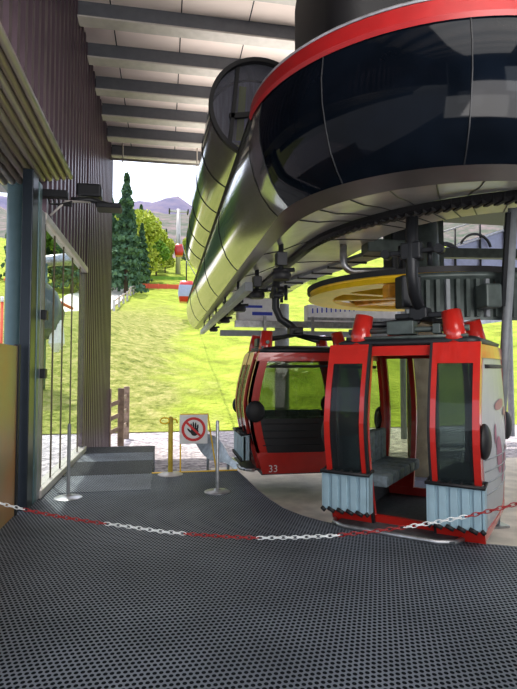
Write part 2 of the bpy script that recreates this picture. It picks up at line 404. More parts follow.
# left glass bay
W=empty('window_1'); W['kind']='structure'
new('header',B((WX-.08,6.98,3.52),(WX+.04,10.72,3.62),.01),'sill',W)
new('sill',B((WX-.12,6.9,.0),(WX+.06,10.72,.10),.01),'sill',W)
ys=[7.12,7.72,8.40,9.20,10.0,10.66]
for y in ys: new('mullion',B((WX-.015,y-.012,.10),(WX+.006,y+.012,3.50)),'mull',W)
for a,b in zip(ys,ys[1:]): new('pane',B((WX-.012,a+.025,.10),(WX+.0,b-.025,3.50)),'winglass',W)
new('jamb',B((WX-.08,10.68,.0),(WX+.0,10.74,3.5)),'corr',W)
# door frame and sliding door track
D=empty('door_1'); D['kind']='structure'
new('post',B((WX-.10,6.36,0),(WX+.02,6.62,3.95),.01),'navy',D)
new('frame',B((WX-.12,6.64,0),(WX+.03,6.78,3.9),.01),'teal',D)
new('guide_rail',B((WX-.02,6.80,0),(WX+.03,6.98,3.6),.01),'grey',D)
new('lintel',B((WX-.62,-2,3.62),(WX-.40,6.3,3.86),.01),'navy',D)
for z in (1.55,2.28): new('hinge_box',B((WX+.03,6.80,z-.06),(WX+.10,6.92,z+.06),.01),'dark',D)
t=empty('sliding_door_track',(0,0,0),0,'bundle of brown beige rails of a folding door track, above left doorway','door track')
for i in range(10):
    u=i/9; x=-1.27-.68*u; z=4.20-.30*u
    bm=bmesh.new(); tube(bm,[(x,-2,z),(x,7.25-.5*u,z)],.042,8); new('rail',bm,'tan' if i%2 else 'railpale',t)
    bm=bmesh.new(); box(bm,(x-.045,-2,z-.01),(x-.035,7.2-.5*u,z+.06)); new('rail_gap_strip',bm,'navy',t)
new('rail_backing',B((WX-.12,-2,4.24),(WX+.12,7.1,4.32)),'dark',t)
new('end_bracket',B((WX-.40,7.0,3.84),(WX+.28,7.12,3.93)),'dark',t)
f=empty('floodlight',(WX+.62,7.35,3.95),0,'dark floodlight on a short arm at the end of the door track','floodlight')
new('housing',B((-.28,-.05,.02),(.05,.20,.20),.03),'dark',f); new('lamp_head',B((-.02,-.08,-.13),(.32,.22,-.06),.02),'dark',f)
new('arm',T([(-.32,-.1,-.06),(-.1,0,-.02),(.15,.05,-.06)],.035),'dark',f); new('stay',T([(-.55,-.3,-.35),(-.38,-.2,-.12),(-.1,0,-.05)],.016,6),'sill',f)
for i in range(3): new('cable',T([(-.5-.06*i,-.25,0),(-.45-.06*i,-.25,-.18),(-.30,-.2,-.12-.03*i)],.012,6),'rubber',f)
struct('ceiling_canopy',B((-4.5,-2,3.96),(-2.0,7.35,4.06)),'grey')
c=empty('round_steel_column',(-1.86,7.05,-.4),0,'round teal steel column standing outside the left door frame','column')
new('shaft',LA([(.135,0),(.135,4.35)],n=28),'teal',c,smooth=True); new('cap_plate',B((-.2,-.2,4.35),(.15,.2,4.42)),'teal',c); new('base_plate',B((-.17,-.2,0),(.15,.2,.03)),'steel',c)
b=empty('timber_board',(-1.60,4.0,0),0,'orange brown upright board leaning against the left doorway edge','board')
new('panel',B((-.03,-1.2,0),(.0,2.18,1.86),.004),'board',b); new('edge_strip',B((-.04,2.16,0),(.02,2.21,1.88),.004),'dark',b)

# ------------------------------------------------------------------ hull of the drive station
CX,CY,RR=2.84,5.24,1.96; XL=CX-RR; YF=20.5
path=[]   # (point,normal,section)
ns=26
for i in range(ns+1):
    y=YF+(CY-YF)*i/ns; path.append((Vector((XL,y)),Vector((-1,0))))
for i in range(1,25):
    a=R_(180+90*i/24); path.append((Vector((CX+RR*math.cos(a),CY+RR*math.sin(a))),Vector((math.cos(a),math.sin(a)))))
for i in range(1,13): 
    x=CX+ (8.2-CX)*i/12; path.append((Vector((x,CY-RR-.10*math.sin(PI*i/12))),Vector((0,-1))))
def P3(j,n,z):
    p,nn=path[j]; return (p.x+nn.x*n,p.y+nn.y*n,z)
prof_lo=[(0,4.20),(.03,4.0),(.02,3.8),(-.03,3.6),(-.10,3.42),(-.19,3.29),(-.28,3.20)]
hull=empty('gondola_drive_station',(XL,CY,3.2),0,'large black and silver gondola drive station housing with a red band round its nose','gondola station')
def hp(name,bm,m,smooth=True,par=None):
    o=new(name,bm,m,par or hull,smooth); o.location=-hull.location if (par is None) else (0,0,0); return o
# straight side panels, silver, with open joints
i0=0; np_=5
for k in range(np_):
    ya=YF+(CY-YF)*k/np_; yb=YF+(CY-YF)*(k+1)/np_+.03
    bm=bmesh.new(); loft(bm,[[ (XL-n,y,z) for n,z in [(-.05,4.38)]+prof_lo] for y in (ya,yb)])
    hp('side_panel',bm,'alu')
# silver corner panel then black nose panels
N0=ns; N1=len(path)-1
def nose(a,b): 
    bm=bmesh.new(); loft(bm,[[P3(j,n,z) for n,z in prof_lo] for j in range(a,b+1)]); return bm
hp('corner_panel',nose(N0,N0+3),'alu')
segs=[N0+3,N0+10,N0+19,N1]
for a,b in zip(segs,segs[1:]): hp('nose_panel',nose(a,b),'black')
for j in segs[:-1]+[]:
    hp('panel_joint',tube(bmesh.new(),[P3(j,n+.002,z) for n,z in prof_lo],.007,5),'dark')
for k in range(1,np_):
    y=YF+(CY-YF)*k/np_+.015; hp('panel_joint',tube(bmesh.new(),[(XL-n-.002,y,z) for n,z in prof_lo],.008,5),'dark')
# red band with grey edging
bm=bmesh.new(); loft(bm,[[P3(j,n,z) for n,z in ((.012,4.195),(.03,4.23),(.005,4.37),(-.05,4.385))] for j in range(N0,N1+1)]); hp('red_band',bm,'redband')
bm=bmesh.new(); tube(bm,[P3(j,-.01,4.395) for j in range(N0,N1+1)],.014,6); hp('edge_strip',bm,'steel')
hp('seam_strip',tube(bmesh.new(),[P3(j,.0,4.2) for j in range(0,N0+1)],.02,6),'rubber')
# top deck
bm=bmesh.new(); rows=[[P3(j,-.02,4.38),P3(j,-.5,4.52),P3(j,-1.2,4.55)] for j in range(0,N1+1)]; loft(bm,rows); hp('deck',bm,'dark')
bm=bmesh.new(); prism(bm,[(2.0,20.5),(2.0,5.2),(2.8,4.4),(8.2,4.2),(8.2,9.0),(3.3,9.0),(3.3,20.5)],4.40,4.54); hp('deck_core',bm,'dark')
bm=bmesh.new(); box(bm,(1.56,4.55,4.3),(7.0,6.35,6.4)); bmesh.ops.bevel(bm,geom=[e for e in bm.edges],offset=.32,segments=5,affect='EDGES',profile=.5); hp('top_cover',bm,'rubber')
# underside: black edge lip, trim, soffit out to the rim and inside of it
RC=(5.0,7.3); RRM=2.92
oi=[j for j in range(len(path))]
def rimpt(j,off=0.0):
    # rim follows the cabins: straight at X=2.08, then a wide quarter circle
    if path[j][0].y>=7.3: return (RC[0]-RRM+off,path[j][0].y)
    jj=[q for q in oi if path[q][0].y<7.3 or q>N0]; s=0; tot=0; me=0; prev=Vector((XL,7.3))
    for q in jj:
        if path[q][0].x>6.0: break
        tot+=(path[q][0]-prev).length; prev=path[q][0]
        if q==j: me=tot
    if path[j][0].x>6.0: 
        return (RC[0]+(path[j][0].x-6.0)*.9,RC[1]-RRM+off)
    a=R_(180+90*me/tot); return (RC[0]+(RRM-off)*math.cos(a),RC[1]+(RRM-off)*math.sin(a))
def mixp(a,b,t,z): return (a[0]+(b[0]-a[0])*t,a[1]+(b[1]-a[1])*t,z)
bm=bmesh.new(); loft(bm,[[P3(j,-.28,3.20),mixp(P3(j,-.28,0),rimpt(j),.18,3.165)] for j in range(len(path))]); hp('lower_trim',bm,'trim')
rows=[]
for j in range(len(path)):
    a=P3(j,-.28,0); r=rimpt(j); q=rimpt(j,1.0)
    rows.append([mixp(a,r,.18,3.165),mixp(a,r,.20,3.20),mixp(a,r,.45,3.26),mixp(a,r,.75,3.38),mixp(a,r,1,3.46),mixp(r,q,.5,3.50),(q[0],q[1],3.52)])
bm=bmesh.new(); loft(bm,rows); hp('soffit',bm,'soffit')
bm=bmesh.new(); loft(bm,[[(*rimpt(j,1.0),3.52),(*rimpt(j,1.03),3.58),(*rimpt(j,1.05),4.40)] for j in range(len(path))]); hp('inner_skirt',bm,'dgreen')
# seams across the soffit
for j in list(range(2,N0,3))+list(range(N0+1,N1,4)):
    hp('soffit_joint',tube(bmesh.new(),[(x,y,z-.004) for x,y,z in rows[j][1:]],.007,5),'dark')
# the rim: black conveyor rail with little tyre lugs
rp=[Vector((*rimpt(j),3.38)) for j in range(1,len(path))]
bm=bmesh.new(); loft(bm,[[ (p.x+dx*nx,p.y+dx*ny,p.z+dz) for dx,dz in ((-.07,.06),(-.08,-.0),(-.04,-.03),(.04,-.03),(.07,.0),(.05,.06))] for p,(nx,ny) in [(p,( (RC[0]-p.x)/max(.01,math.hypot(RC[0]-p.x,RC[1]-min(p.y,7.3))), (RC[1]-min(p.y,7.3))/max(.01,math.hypot(RC[0]-p.x,RC[1]-min(p.y,7.3))))) for p in rp]])
rim=hp('conveyor_rim',bm,'rubber')
bm=bmesh.new()
for a in range(182,272,2):
    x=RC[0]+RRM*math.cos(R_(a)); y=RC[1]+RRM*math.sin(R_(a)); bar(bm,(x,y,3.335),(x,y,3.43),.05,.17)
new('rim_lugs',bm,'rubber',rim)
# far end cap of the hull
bm=bmesh.new(); rows2=[]
for t in range(7):
    a=t/6*PI/2; s_=math.cos(a); rows2.append([(XL+.65+(XL-n-XL-.65)*s_ ,YF+.9*math.sin(a),3.7+(z-3.7)*(.35+.65*s_)) for n,z in [(-.05,4.38)]+prof_lo])
loft(bm,rows2); hp('end_cap',bm,'alu')

# tube cover on the left of the hull
tc_=Vector((1.28,6.9,5.2)); tr_=.70; TL=8.0
tb=empty('cylindrical_machine_cover',tuple(tc_),0,'long silver cylindrical cover with a dark ringed glass end, beside the black station nose','machine cover')
n=48; bm=bmesh.new(); rws=[]
prof=[(.0,tr_-.03),(0,tr_),(.05,tr_)]+[(TL*k/8,tr_*(1-.0*k)) for k in range(1,9)]+[(TL+2.2*math.sin(a*PI/12),tr_*math.cos(a*PI/12)) for a in range(1,6)]
for yy,r in prof: rws.append([(r*math.cos(2*PI*k/n),yy,r*math.sin(2*PI*k/n)) for k in range(n)])
loft(bm,rws,closed=True); new('shell',bm,'alu',tb,smooth=True)
bm=bmesh.new(); rg=[(tr_*math.cos(2*PI*k/n),0,tr_*math.sin(2*PI*k/n)) for k in range(n)]
for k in range(n):
    pass
loft(bm,[[((tr_+dr)*math.cos(2*PI*k/n),dy,(tr_+dr)*math.sin(2*PI*k/n)) for k in range(n)] for dr,dy in ((-.04,.06),(-.045,-.03),(.012,-.03),(.014,.05))],closed=True)
new('end_ring',bm,'rubber',tb,smooth=True)
bm=bmesh.new(); vs=[bm.verts.new(((tr_-.03)*math.cos(2*PI*k/n),.10+.12*math.sin(0),(tr_-.03)*math.sin(2*PI*k/n))) for k in range(n)]; bm.faces.new(vs)
new('end_glass',bm,'lens',tb)
new('glass_bar',bar(bmesh.new(),(-.42,.06,-.54),(-.30,.06,.62),.05,.05),'rubber',tb)
new('glass_bar',bar(bmesh.new(),(-.42,.06,-.12),(.15,.06,-.02),.05,.07),'rubber',tb)
bm=bmesh.new(); bm.faces.new([bm.verts.new(((tr_-.02)*math.cos(2*PI*k/n),.55,(tr_-.02)*math.sin(2*PI*k/n))) for k in range(n)]); new('inner_bright_disc',bm,'sheen',tb)  # pale disc added behind the glass to brighten the dark end
new('reflection_streak',bar(bmesh.new(),(-.26,.30,-.55),(-.20,.30,.45),.10,.02),'leafyel',tb)  # yellow strip added to imitate a reflection streak in the glass
new('inner_tray',bar(bmesh.new(),(-.1,.2,-.4),(-.1,.5,-.4),.6,.02),'bluewhite',tb)
for k in range(1,6):
    y=TL*k/5.6; new('shell_band',tube(bmesh.new(),[((tr_+.004)*math.cos(2*PI*q/n),y,(tr_+.004)*math.sin(2*PI*q/n)) for q in range(n)],.008,5,closed=True),'dark',tb)

# hull support brackets hanging below the left edge
bkt=[(1.50,6.6),(1.50,8.4),(1.50,10.4),(1.50,13.0),(1.50,16.0)]
bl=['nearest to the hall','behind the nearest one','above the closed gondola','further down the line','furthest down the line']
for (x,y),q in zip(bkt,bl):
    e=empty('track_bracket',(x,y,3.25),0,'dark steel bracket hanging below the silver station side, '+q,'bracket','brackets below the station side')
    new('post',T([(0,0,.08),(0,0,-.42)],.035),'dark',e); new('clamp',B((-.07,-.08,-.30),(.07,.08,-.12),.01),'dark',e)
    new('cross_arm',T([(-.10,0,-.36),(.18,0,-.34)],.03),'dark',e); new('tyre',LA([(.0,-.48),(.11,-.48),(.13,-.45),(.13,-.40),(.11,-.37),(0,-.37)],n=16),'rubber',e,smooth=True)

# gondola guide rails lying below the straight side
r=empty('guide_rail',(1.5,7.2,2.55),0,'long grey steel guide beam running out under the station side','guide rail')
new('beam',bar(bmesh.new(),(-.2,0.8,.35),(-.2,11,.35),.12,.14),'grey',r)
for y in (2,4,6,8,10): new('hanger_rod',T([(-.2,y,.35),(-.2,y,.75)],.02,6),'dark',r)

# ------------------------------------------------------------------ bullwheel and machinery
bw=empty('bullwheel',(4.16,7.9,2.84),0,'big yellow bullwheel under the station nose, above the gondolas','bullwheel')
RB=1.85
new('rim',LA([(RB-.42,-.02),(RB-.40,-.08),(RB,-.08),(RB-.04,0),(RB,.10),(RB-.18,.10),(RB-.42,-.02)],n=64),'yellow',bw,smooth=True)
new('rubber_liner',LA([(RB-.02,.03),(RB+.02,.02),(RB+.02,.10),(RB-.02,.09)],n=64),'rubber',bw,smooth=True)
new('hub',LA([(0,-.18),(.32,-.18),(.36,0),(.3,.2),(0,.2)],n=24),'rust',bw,smooth=True)
for k in range(10):
    a=2*PI*k/10+.1; c_,s_=math.cos(a),math.sin(a)
    new('spoke',bar(bmesh.new(),(.3*c_,.3*s_,0),((RB-.12)*c_,(RB-.12)*s_,.02),.16,.13),'rust' if k%3==0 else 'yellow',bw)
new('drive_shaft_housing',LA([(.36,.22),(.30,.4),(.26,1.5),(0,1.5)],n=20),'dgreen',bw,smooth=True)
new('brake_unit',B((-.75,-.55,.25),(-.30,-.2,1.1),.04),'dark',bw); new('cable_box',B((-.62,-.3,.2),(-.45,.1,1.3),.02),'teal',bw)
new('scraper_block',B((-1.22,-1.42,-.28),(-.9,-1.22,-.09),.02),'rust',bw)
p=empty('station_pillar',(4.16,7.9,-.38),0,'beige concrete pillar carrying the station, seen through the open gondola','pillar')
new('shaft',LA([(.25,0),(.25,2.75)],n=24),'pillar',p,smooth=True)
new('plinth',B((-.45,-.45,0),(.45,.45,.28),.02),'bluewhite',p)
p=empty('rear_pillar',(3.2,14.0,-.6),0,'grey round pillar behind the closed gondola numbered 33','pillar')
new('shaft',LA([(.2,0),(.2,4.0)],n=20),'grey',p,smooth=True); new('footing',B((-.5,-.4,0),(.5,.4,.9),.03),'concrete',p)
dr=empty('wheel_guard',(4.16,7.9,2.20),0,'grey green ribbed guard skirt around the bullwheel, above the open gondola','wheel guard')
RG=2.22; gp=[(RG*math.cos(R_(a)),RG*math.sin(R_(a))) for a in range(238,331,3)]
bm=bmesh.new(); loft(bm,[[(x*k,y*k,z) for k,z in ((1,0),(1,.5),(1.03,.52),(1.03,.58),(.97,.58))] for x,y in gp]); new('skirt',bm,'dgreen',dr)
for i,(x,y) in enumerate(gp):
    new('rib',bar(bmesh.new(),(x*1.01,y*1.01,.04),(x*1.01,y*1.01,.5),.05,.05),'grey' if i%4==0 else 'dgreen',dr)
new('control_box',B((-.50,-2.50,.12),(-.30,-2.28,.40),.02),'dgreen',dr); new('control_box',B((-1.45,-2.3,.12),(-1.2,-2.1,.5),.02),'dark',dr)
c=empty('cross_beam',(0,0,0),0,'dark horizontal steel beam under the station, in front of the outdoor stairs','beam')
new('beam',bar(bmesh.new(),(4.3,8.75,3.72),(7.4,8.1,3.66),.14,.17),'dgreen',c); new('end_plate',B((4.2,8.6,3.0),(4.4,8.9,4.0),.01),'dgreen',c)
new('drop_post',bar(bmesh.new(),(4.9,8.6,3.0),(4.9,8.6,4.3),.10,.12),'dgreen',c)
e=empty('station_strut',(4.15,6.05,-.38),0,'leaning grey steel strut right of the bullwheel','strut')
new('tube',T([(0,0,0),(-.20,-.75,3.84)],.055,12),'grey',e); new('foot',B((-.12,-.12,0),(.12,.12,.03)),'steel',e)
e=empty('station_brace',(3.93,5.50,2.35),0,'slim dark brace crossing beside the leaning grey strut','strut')
new('rod',bar(bmesh.new(),(.0,0,0),(-.06,-.22,1.05),.05,.035),'dark',e)
e=empty('bent_guard_pipe',(3.1,7.4,3.5),0,'grey pipe bent into a rounded U shape above the yellow bullwheel','pipe')
pts=[(-.42,.1,.0)]+[(-.42,.1,-.24)]+[(-.42+.16*(1-math.cos(R_(a))),.1,-.24-.16*math.sin(R_(a))) for a in range(15,91,15)]+[(.35,-.05,-.40)]
new('pipe',T(pts,.055,10),'steel',e)
# inner walkway trays
e=empty('inner_walkway',(0,0,.12),0,'slanted grey slatted tray inside the station ring, left of the bullwheel','walkway')
new('tray',bar(bmesh.new(),(2.35,11.5,3.30),(3.6,7.6,3.42),.35,.06),'grey',e)
for k in range(9): 
    t=k/8; new('slat',bar(bmesh.new(),(2.15+1.25*t,11.5-3.9*t,3.27+.12*t),(2.55+1.25*t,11.5-3.9*t,3.27+.12*t),.05,.05),'dark',e)
new('block',B((3.0,7.3,3.25),(3.9,7.6,3.45),.02),'dgreen',e)
# rear cross structure with white equipment
e=empty('rear_track_beams',(0,0,0),0,'grey horizontal beams crossing behind the bullwheel and the gondola roofs','beam')
new('beam',bar(bmesh.new(),(1.7,12.6,2.72),(7.2,12.6,2.72),.12,.16),'steel',e); new('beam',bar(bmesh.new(),(1.3,12.2,2.46),(7.2,12.2,2.46),.16,.13),'grey',e)
for x in (2.4,3.6,4.8,6.0): new('upright',B((x-.03,12.3,2.40),(x+.03,12.4,2.9)),'steel',e)
e=empty('equipment_cabinet',(2.0,12.42,2.80),0,'white equipment cover with blue print behind the bullwheel','cabinet')
new('body',B((-.25,0,0),(.8,.4,.55),.05),'white',e); new('blue_print',B((-.1,-.01,.3),(.35,.002,.36)),'blue',e); new('blue_print',B((.1,-.01,.12),(.6,.002,.20)),'blue',e)
e=empty('slotted_cover',(3.5,12.45,2.80),0,'long white slotted cover right of the white equipment cover','cabinet')
new('body',B((0,0,0),(2.4,.35,.42),.03),'white',e)
for k in range(10): new('slot',B((.12+k*.12,-.008,.2+.008*k),(.15+k*.12,.002,.32+.008*k)),'blue',e)
new('band',B((0,-.01,.03),(2.4,.002,.1)),'steel',e)

# outside stairs with railing seen under the station, right
e=empty('outdoor_stair_ramp',(7.4,15.4,3.9),0,'pale blue sloping stair ramp with railings, outside at the right','stairs')
new('side_panel',loft and (lambda bm:(loft(bm,[[(-.6,0,-.3),(-.6,0,.95)],[(4.4,0,.9),(4.4,0,2.6)]],smooth=False),bm)[1])(bmesh.new()),'bluewhite',e)
new('lower_panel',(lambda bm:(loft(bm,[[(-.6,.05,-1.3),(-.6,.05,.0)],[(4.4,.05,-.6),(4.4,.05,1.0)]],smooth=False),bm)[1])(bmesh.new()),'steel',e)
for dz in (1.35,1.95): new('handrail',T([(-.6,-.05,dz-.5),(4.4,-.05,dz+1.2)],.035,8),'steel',e)
for x in (.1,1.0,1.9,2.8,3.7): new('railing_post',T([(x,-.05,x*.34-.1),(x,-.05,x*.34+1.65)],.035,8),'dark',e)
for x in (.5,1.5,2.6):
    new('hoop',T([(x+.55*math.cos(R_(a)),-.1,x*.34+.75+.5*math.sin(R_(a))) for a in range(10,175,15)],.045 if x!=1.5 else .08,8),'dark',e)
new('support',T([(3.9,.1,-4.5),(3.9,.1,.8)],.1),'grey',e); new('support',T([(.1,.1,-4.5),(.1,.1,0)],.1),'grey',e)

# ------------------------------------------------------------------ gondola cabins
L=1.48; Wd=1.40; HZ=1.87
def bulge(z):  # outward bulge of door side
    k=[(0,0),(.3,.09),(.6,.17),(.9,.225),(1.1,.235),(1.4,.19),(1.7,.11),(2.0,.02)]
    for (a,x),(b,y) in zip(k,k[1:]):
        if z<=b: return x+(y-x)*(z-a)/(b-a)
    return .02
def strip(bm,x0,x1,z0,z1,side,off=0,th=.03,n=10,mi=0):
    # a curved vertical strip following the bulge; side -1 door side (y=0), +1 back side (y=Wd)
    rows=[]
    for i in range(n+1):
        z=z0+(z1-z0)*i/n; b=bulge(z)+off; y=-b if side<0 else Wd+b; y2=y+(th if side<0 else -th)
        rows.append([(x0,y,z),(x1,y,z),(x1,y2,z),(x0,y2,z)])
    V=loft(bm,rows,mi,closed=True,smooth=False)
    for q in (V[0],V[-1]): bm.faces.new(q).material_index=mi
    return bm
def eb(y,z):   # outward bulge of the end panels
    return .11*math.sin(PI*min(1,max(0,(y+.1)/(Wd+.2))))*math.sin(PI*min(1,max(0,z/2.0)))**.7
def endface(bm,xs,z0,z1,inset0,inset1,th=.03,n=10):
    s_=1 if xs>0 else -1; m=8
    V=[]
    for k in (0,1):
        g=[]
        for i in range(n+1):
            z=z0+(z1-z0)*i/n; b=bulge(z); ya=-b+inset0; yb=Wd+b-inset1; row=[]
            for j in range(m+1):
                y=ya+(yb-ya)*j/m; row.append(bm.verts.new((xs+s_*eb(y,z)-s_*th*k,y,z)))
            g.append(row)
        V.append(g)
    for g in V:
        for i in range(n):
            for j in range(m): bm.faces.new((g[i][j],g[i][j+1],g[i+1][j+1],g[i+1][j]))
    f,k=V
    for i in range(n):
        for j in (0,m): bm.faces.new((f[i][j],f[i+1][j],k[i+1][j],k[i][j]))
    for j in range(m):
        for i in (0,n): bm.faces.new((f[i][j],f[i][j+1],k[i][j+1],k[i][j]))
    return bm
def endstrip(bm,xs,z0,z1,side,w,th=.05,n=10):
    rows=[]; s_=1 if xs>0 else -1
    for i in range(n+1):
        z=z0+(z1-z0)*i/n; b=bulge(z)
        ya,yb=(-b,-b+w) if side<0 else (Wd+b-w,Wd+b)
        rows.append([(xs,ya,z),(xs,yb,z),(xs-s_*th,yb,z),(xs-s_*th,ya,z)])
    V=loft(bm,rows,closed=True,smooth=False)
    for q in (V[0],V[-1]): bm.faces.new(q)
def ski_rack(x0,x1,par,side):
    zb,zt=.16,.58; y0=-bulge(.35)-.05; d=.13
    bm=bmesh.new()
    n=5; w=(x1-x0)/n
    for i in range(n):
        a=x0+i*w
        box(bm,(a+.006,y0-d,zb+.03),(a+w*.72,y0-d+.02,zt-.02),0,.006)
    box(bm,(x0,y0-d+.02,zb+.03),(x1,y0-d+.05,zt-.02)); box(bm,(x0,y0-d,zb+.03),(x0+.02,y0,zt)); box(bm,(x1-.02,y0-d,zb+.03),(x1,y0,zt)); box(bm,(x0,y0-.02,zb+.03),(x1,y0,zt))
    rk=new('ski_rack',bm,'rack',par)
    bm=bmesh.new()
    tube(bm,[(x0-.01,y0-d-.01,zt),(x1+.01,y0-d-.01,zt)],.018,6); tube(bm,[(x0-.01,y0,zt+.02),(x1+.01,y0,zt+.02)],.018,6)
    for i in range(n+1):
        tube(bm,[(x0+i*w,y0-d-.01,zt),(x0+i*w,y0,zt+.02)],.013,6)
        tube(bm,[(x0+i*w-.03*(i>0),y0-d-.01,zb+.05),(min(x1,x0+i*w+.04),y0-d-.01,zb+.02)],.02,6)
    new('rack_rim',bm,'rubber',rk); return rk
def make_cabin(open_,rack=True,film=False,glassm='cabglass'):
    c=empty('gondola_cabin')
    hx=L/2
    # red frame: corner posts, door jambs, sill and top rails
    bm=bmesh.new()
    for side in (-1,1):
        for x0,x1 in ((-hx,-hx+.09),(hx-.09,hx),(-.36,-.30),(.30,.36)): strip(bm,x0,x1,.04,HZ,side,0,.05)
        strip(bm,-hx,hx,.04,.14,side,0,.05,2); strip(bm,-hx,hx,HZ-.10,HZ,side,0,.05,2)
        for s_ in (-1,1): strip(bm,min(s_*hx,s_*.36),max(s_*hx,s_*.36),.04,.42,side,-.004,.04,4)
    for xs in (-hx,hx):
        for side in (-1,1): endstrip(bm,xs,.04,HZ,side,.17)
        endface(bm,xs,.02,.34 if not(film and xs>0) else .12,0,0,.05,4); endface(bm,xs,HZ-.13,HZ,0,0,.05,2)
    new('body_frame',bm,'red',c)
    # end lower dark panel + windows
    for xs in (-hx,hx):
        s_=1 if xs>0 else -1
        bm=bmesh.new(); endface(bm,xs-s_*.012,.34 if not(film and xs>0) else .12,.86,.17,.17,.02); pn=new('lower_panel',bm,'film' if (film and xs>0) else 'rubber',c)
        bm=bmesh.new()
        for z in (.45,.56,.67,.78): tube(bm,[(xs+s_*(eb(y,z)-.01),y,z) for y in [Wd*q/8 for q in range(9)]],.007,5)
        new('panel_groove',bm,'grey' if (film and xs>0) else 'dark',pn)
        bm=bmesh.new(); endface(bm,xs-s_*.014,.86,HZ-.13,.17,.17,.012)
        new('end_window',bm,'film' if (film and xs>0) else glassm,c)
        bm=bmesh.new(); tube(bm,[(xs+s_*(eb(y,1.66)-.02),y,1.66) for y in [.1+(Wd-.2)*q/8 for q in range(9)]],.022,6); new('window_bar',bm,'rubber',c)
        for side in (-1,1):
            bp=bmesh.new(); bmesh.ops.create_uvsphere(bp,u_segments=20,v_segments=12,radius=1)
            yy=-bulge(.95)+.10 if side<0 else Wd+bulge(.95)-.10
            for v in bp.verts: v.co=Vector((xs+s_*.03+v.co.x*.06,yy+v.co.y*.15,.97+v.co.z*.165))
            new('bumper_pad',bp,'rubber',c,smooth=True)
    if film:
        fm=[o for o in c.children if o.name.startswith('end_window')][-1]
        bm=bmesh.new()
        for (cy,cz,ry,rz,tl) in ((.45,.78,.10,.20,.35),(.72,.66,.09,.2,-.3),(.50,1.28,.20,.05,.1),(.92,1.05,.07,.22,.5),(.3,1.0,.03,.1,0),(.75,1.2,.12,.04,.2)):
            vs=[]
            for k in range(18):
                a=2*PI*k/18; u_=ry*math.cos(a); v_=rz*math.sin(a); yy=cy+u_*math.cos(tl)-v_*math.sin(tl); zz=cz+u_*math.sin(tl)+v_*math.cos(tl); vs.append(bm.verts.new((hx+eb(yy,zz)-.008,yy,zz)))
            bm.faces.new(vs)
        new('printed_petals',bm,'pink',fm)
    # side glass
    for side in (-1,1):
        for s_ in (-1,1):
            bm=bmesh.new(); strip(bm,min(s_*(hx-.08),s_*.35),max(s_*(hx-.08),s_*.35),.42,HZ-.09,side,-.02,.012)
            new('side_window',bm,glassm if side>0 else 'clear',c)
    bm=bmesh.new(); strip(bm,-.30,.30,.14,HZ-.09,1,-.02,.012); new('side_window',bm,'clear',c)
    # roof, floor and bumper lip
    bm=bmesh.new(); rows=[]
    for z,k in ((HZ,-.02),(HZ+.05,.0),(HZ+.09,-.08),(HZ+.12,-.3)):
        x=hx+k; ya=-.03-k; yb=Wd+.03+k; r=.12; pts=[]
        for (cx,cy,a0) in ((x-r,yb-r,0),(-x+r,yb-r,90),(-x+r,ya+r,180),(x-r,ya+r,270)):
            for q in range(4): pts.append((cx+r*math.cos(R_(a0+q*30)),cy+r*math.sin(R_(a0+q*30)),z))
        rows.append(pts)
    V=loft(bm,rows,closed=True); bm.faces.new(V[-1]); bm.faces.new(V[0]); new('roof',bm,'dark',c)
    new('floor_pan',B((-hx+.02,-.02,.0),(hx-.02,Wd+.02,.05)),'cabfloor',c)
    fl=new('step_plate',B((-hx+.08,-.27,.035),(hx-.22,.0,.062),.008),'cabfloor',c)
    lip=[(-hx+.02,-.10,.05),(-hx+.06,-.22,.05),(-hx+.2,-.30,.05),(hx-.36,-.30,.05),(hx-.22,-.22,.05),(hx-.18,-.10,.05)]
    new('step_edge',T(lip,.024,8),'steel',fl)
    # seats
    for s_ in (-1,1):
        bm=bmesh.new()
        for i in range(6):
            y0=.06+i*.215; box(bm,(min(s_*.20,s_*.67),y0,.40),(max(s_*.20,s_*.67),y0+.205,.52),0,.02)
        st=new('seat',bm,'seat',c,smooth=True)
        bm=bmesh.new()
        for i in range(6):
            y0=.06+i*.215; box(bm,(min(s_*.62,s_*.70),y0,.50),(max(s_*.62,s_*.70),y0+.205,.88),0,.02)
        new('backrest',bm,'seat',c,smooth=True)
        new('seat_base',B((min(s_*.60,s_*.69),.04,.05),(max(s_*.60,s_*.69),Wd-.04,.40)),'cabfloor',c)
    # doors
    for s_ in (-1,1):
        a,b=(.31,.755) if open_ else (.005,.47)
        x0,x1=min(s_*a,s_*b),max(s_*a,s_*b); off=.06 if open_ else .03
        bm=bmesh.new(); z0,z1=.02,HZ+.02; f=.062
        strip(bm,x0,x0+f,z0,z1,-1,off,.035,14); strip(bm,x1-f,x1,z0,z1,-1,off,.035,14)
        strip(bm,x0+f,x1-f,z0,z0+.20,-1,off,.035,3); strip(bm,x0+f,x1-f,z1-.20,z1,-1,off,.035,3)
        dl=new('door',bm,'red',c)
        bm=bmesh.new(); strip(bm,x0+f,x1-f,z0+.2,z1-.20,-1,off-.008,.012,12); new('door_glass',bm,'doorglass',dl)
        bm=bmesh.new(); e1=x0 if s_>0 else x1
        strip(bm,e1-.012,e1+.012,z0,z1,-1,off+.004,.05,14); new('door_seal',bm,'rubber',dl)
        ski_rack(x0-.03,x1+.03,dl,s_)
    # hanger frame on the roof
    bm=bmesh.new()
    ctr=Vector((0,Wd/2,HZ+.38)); conn=[]
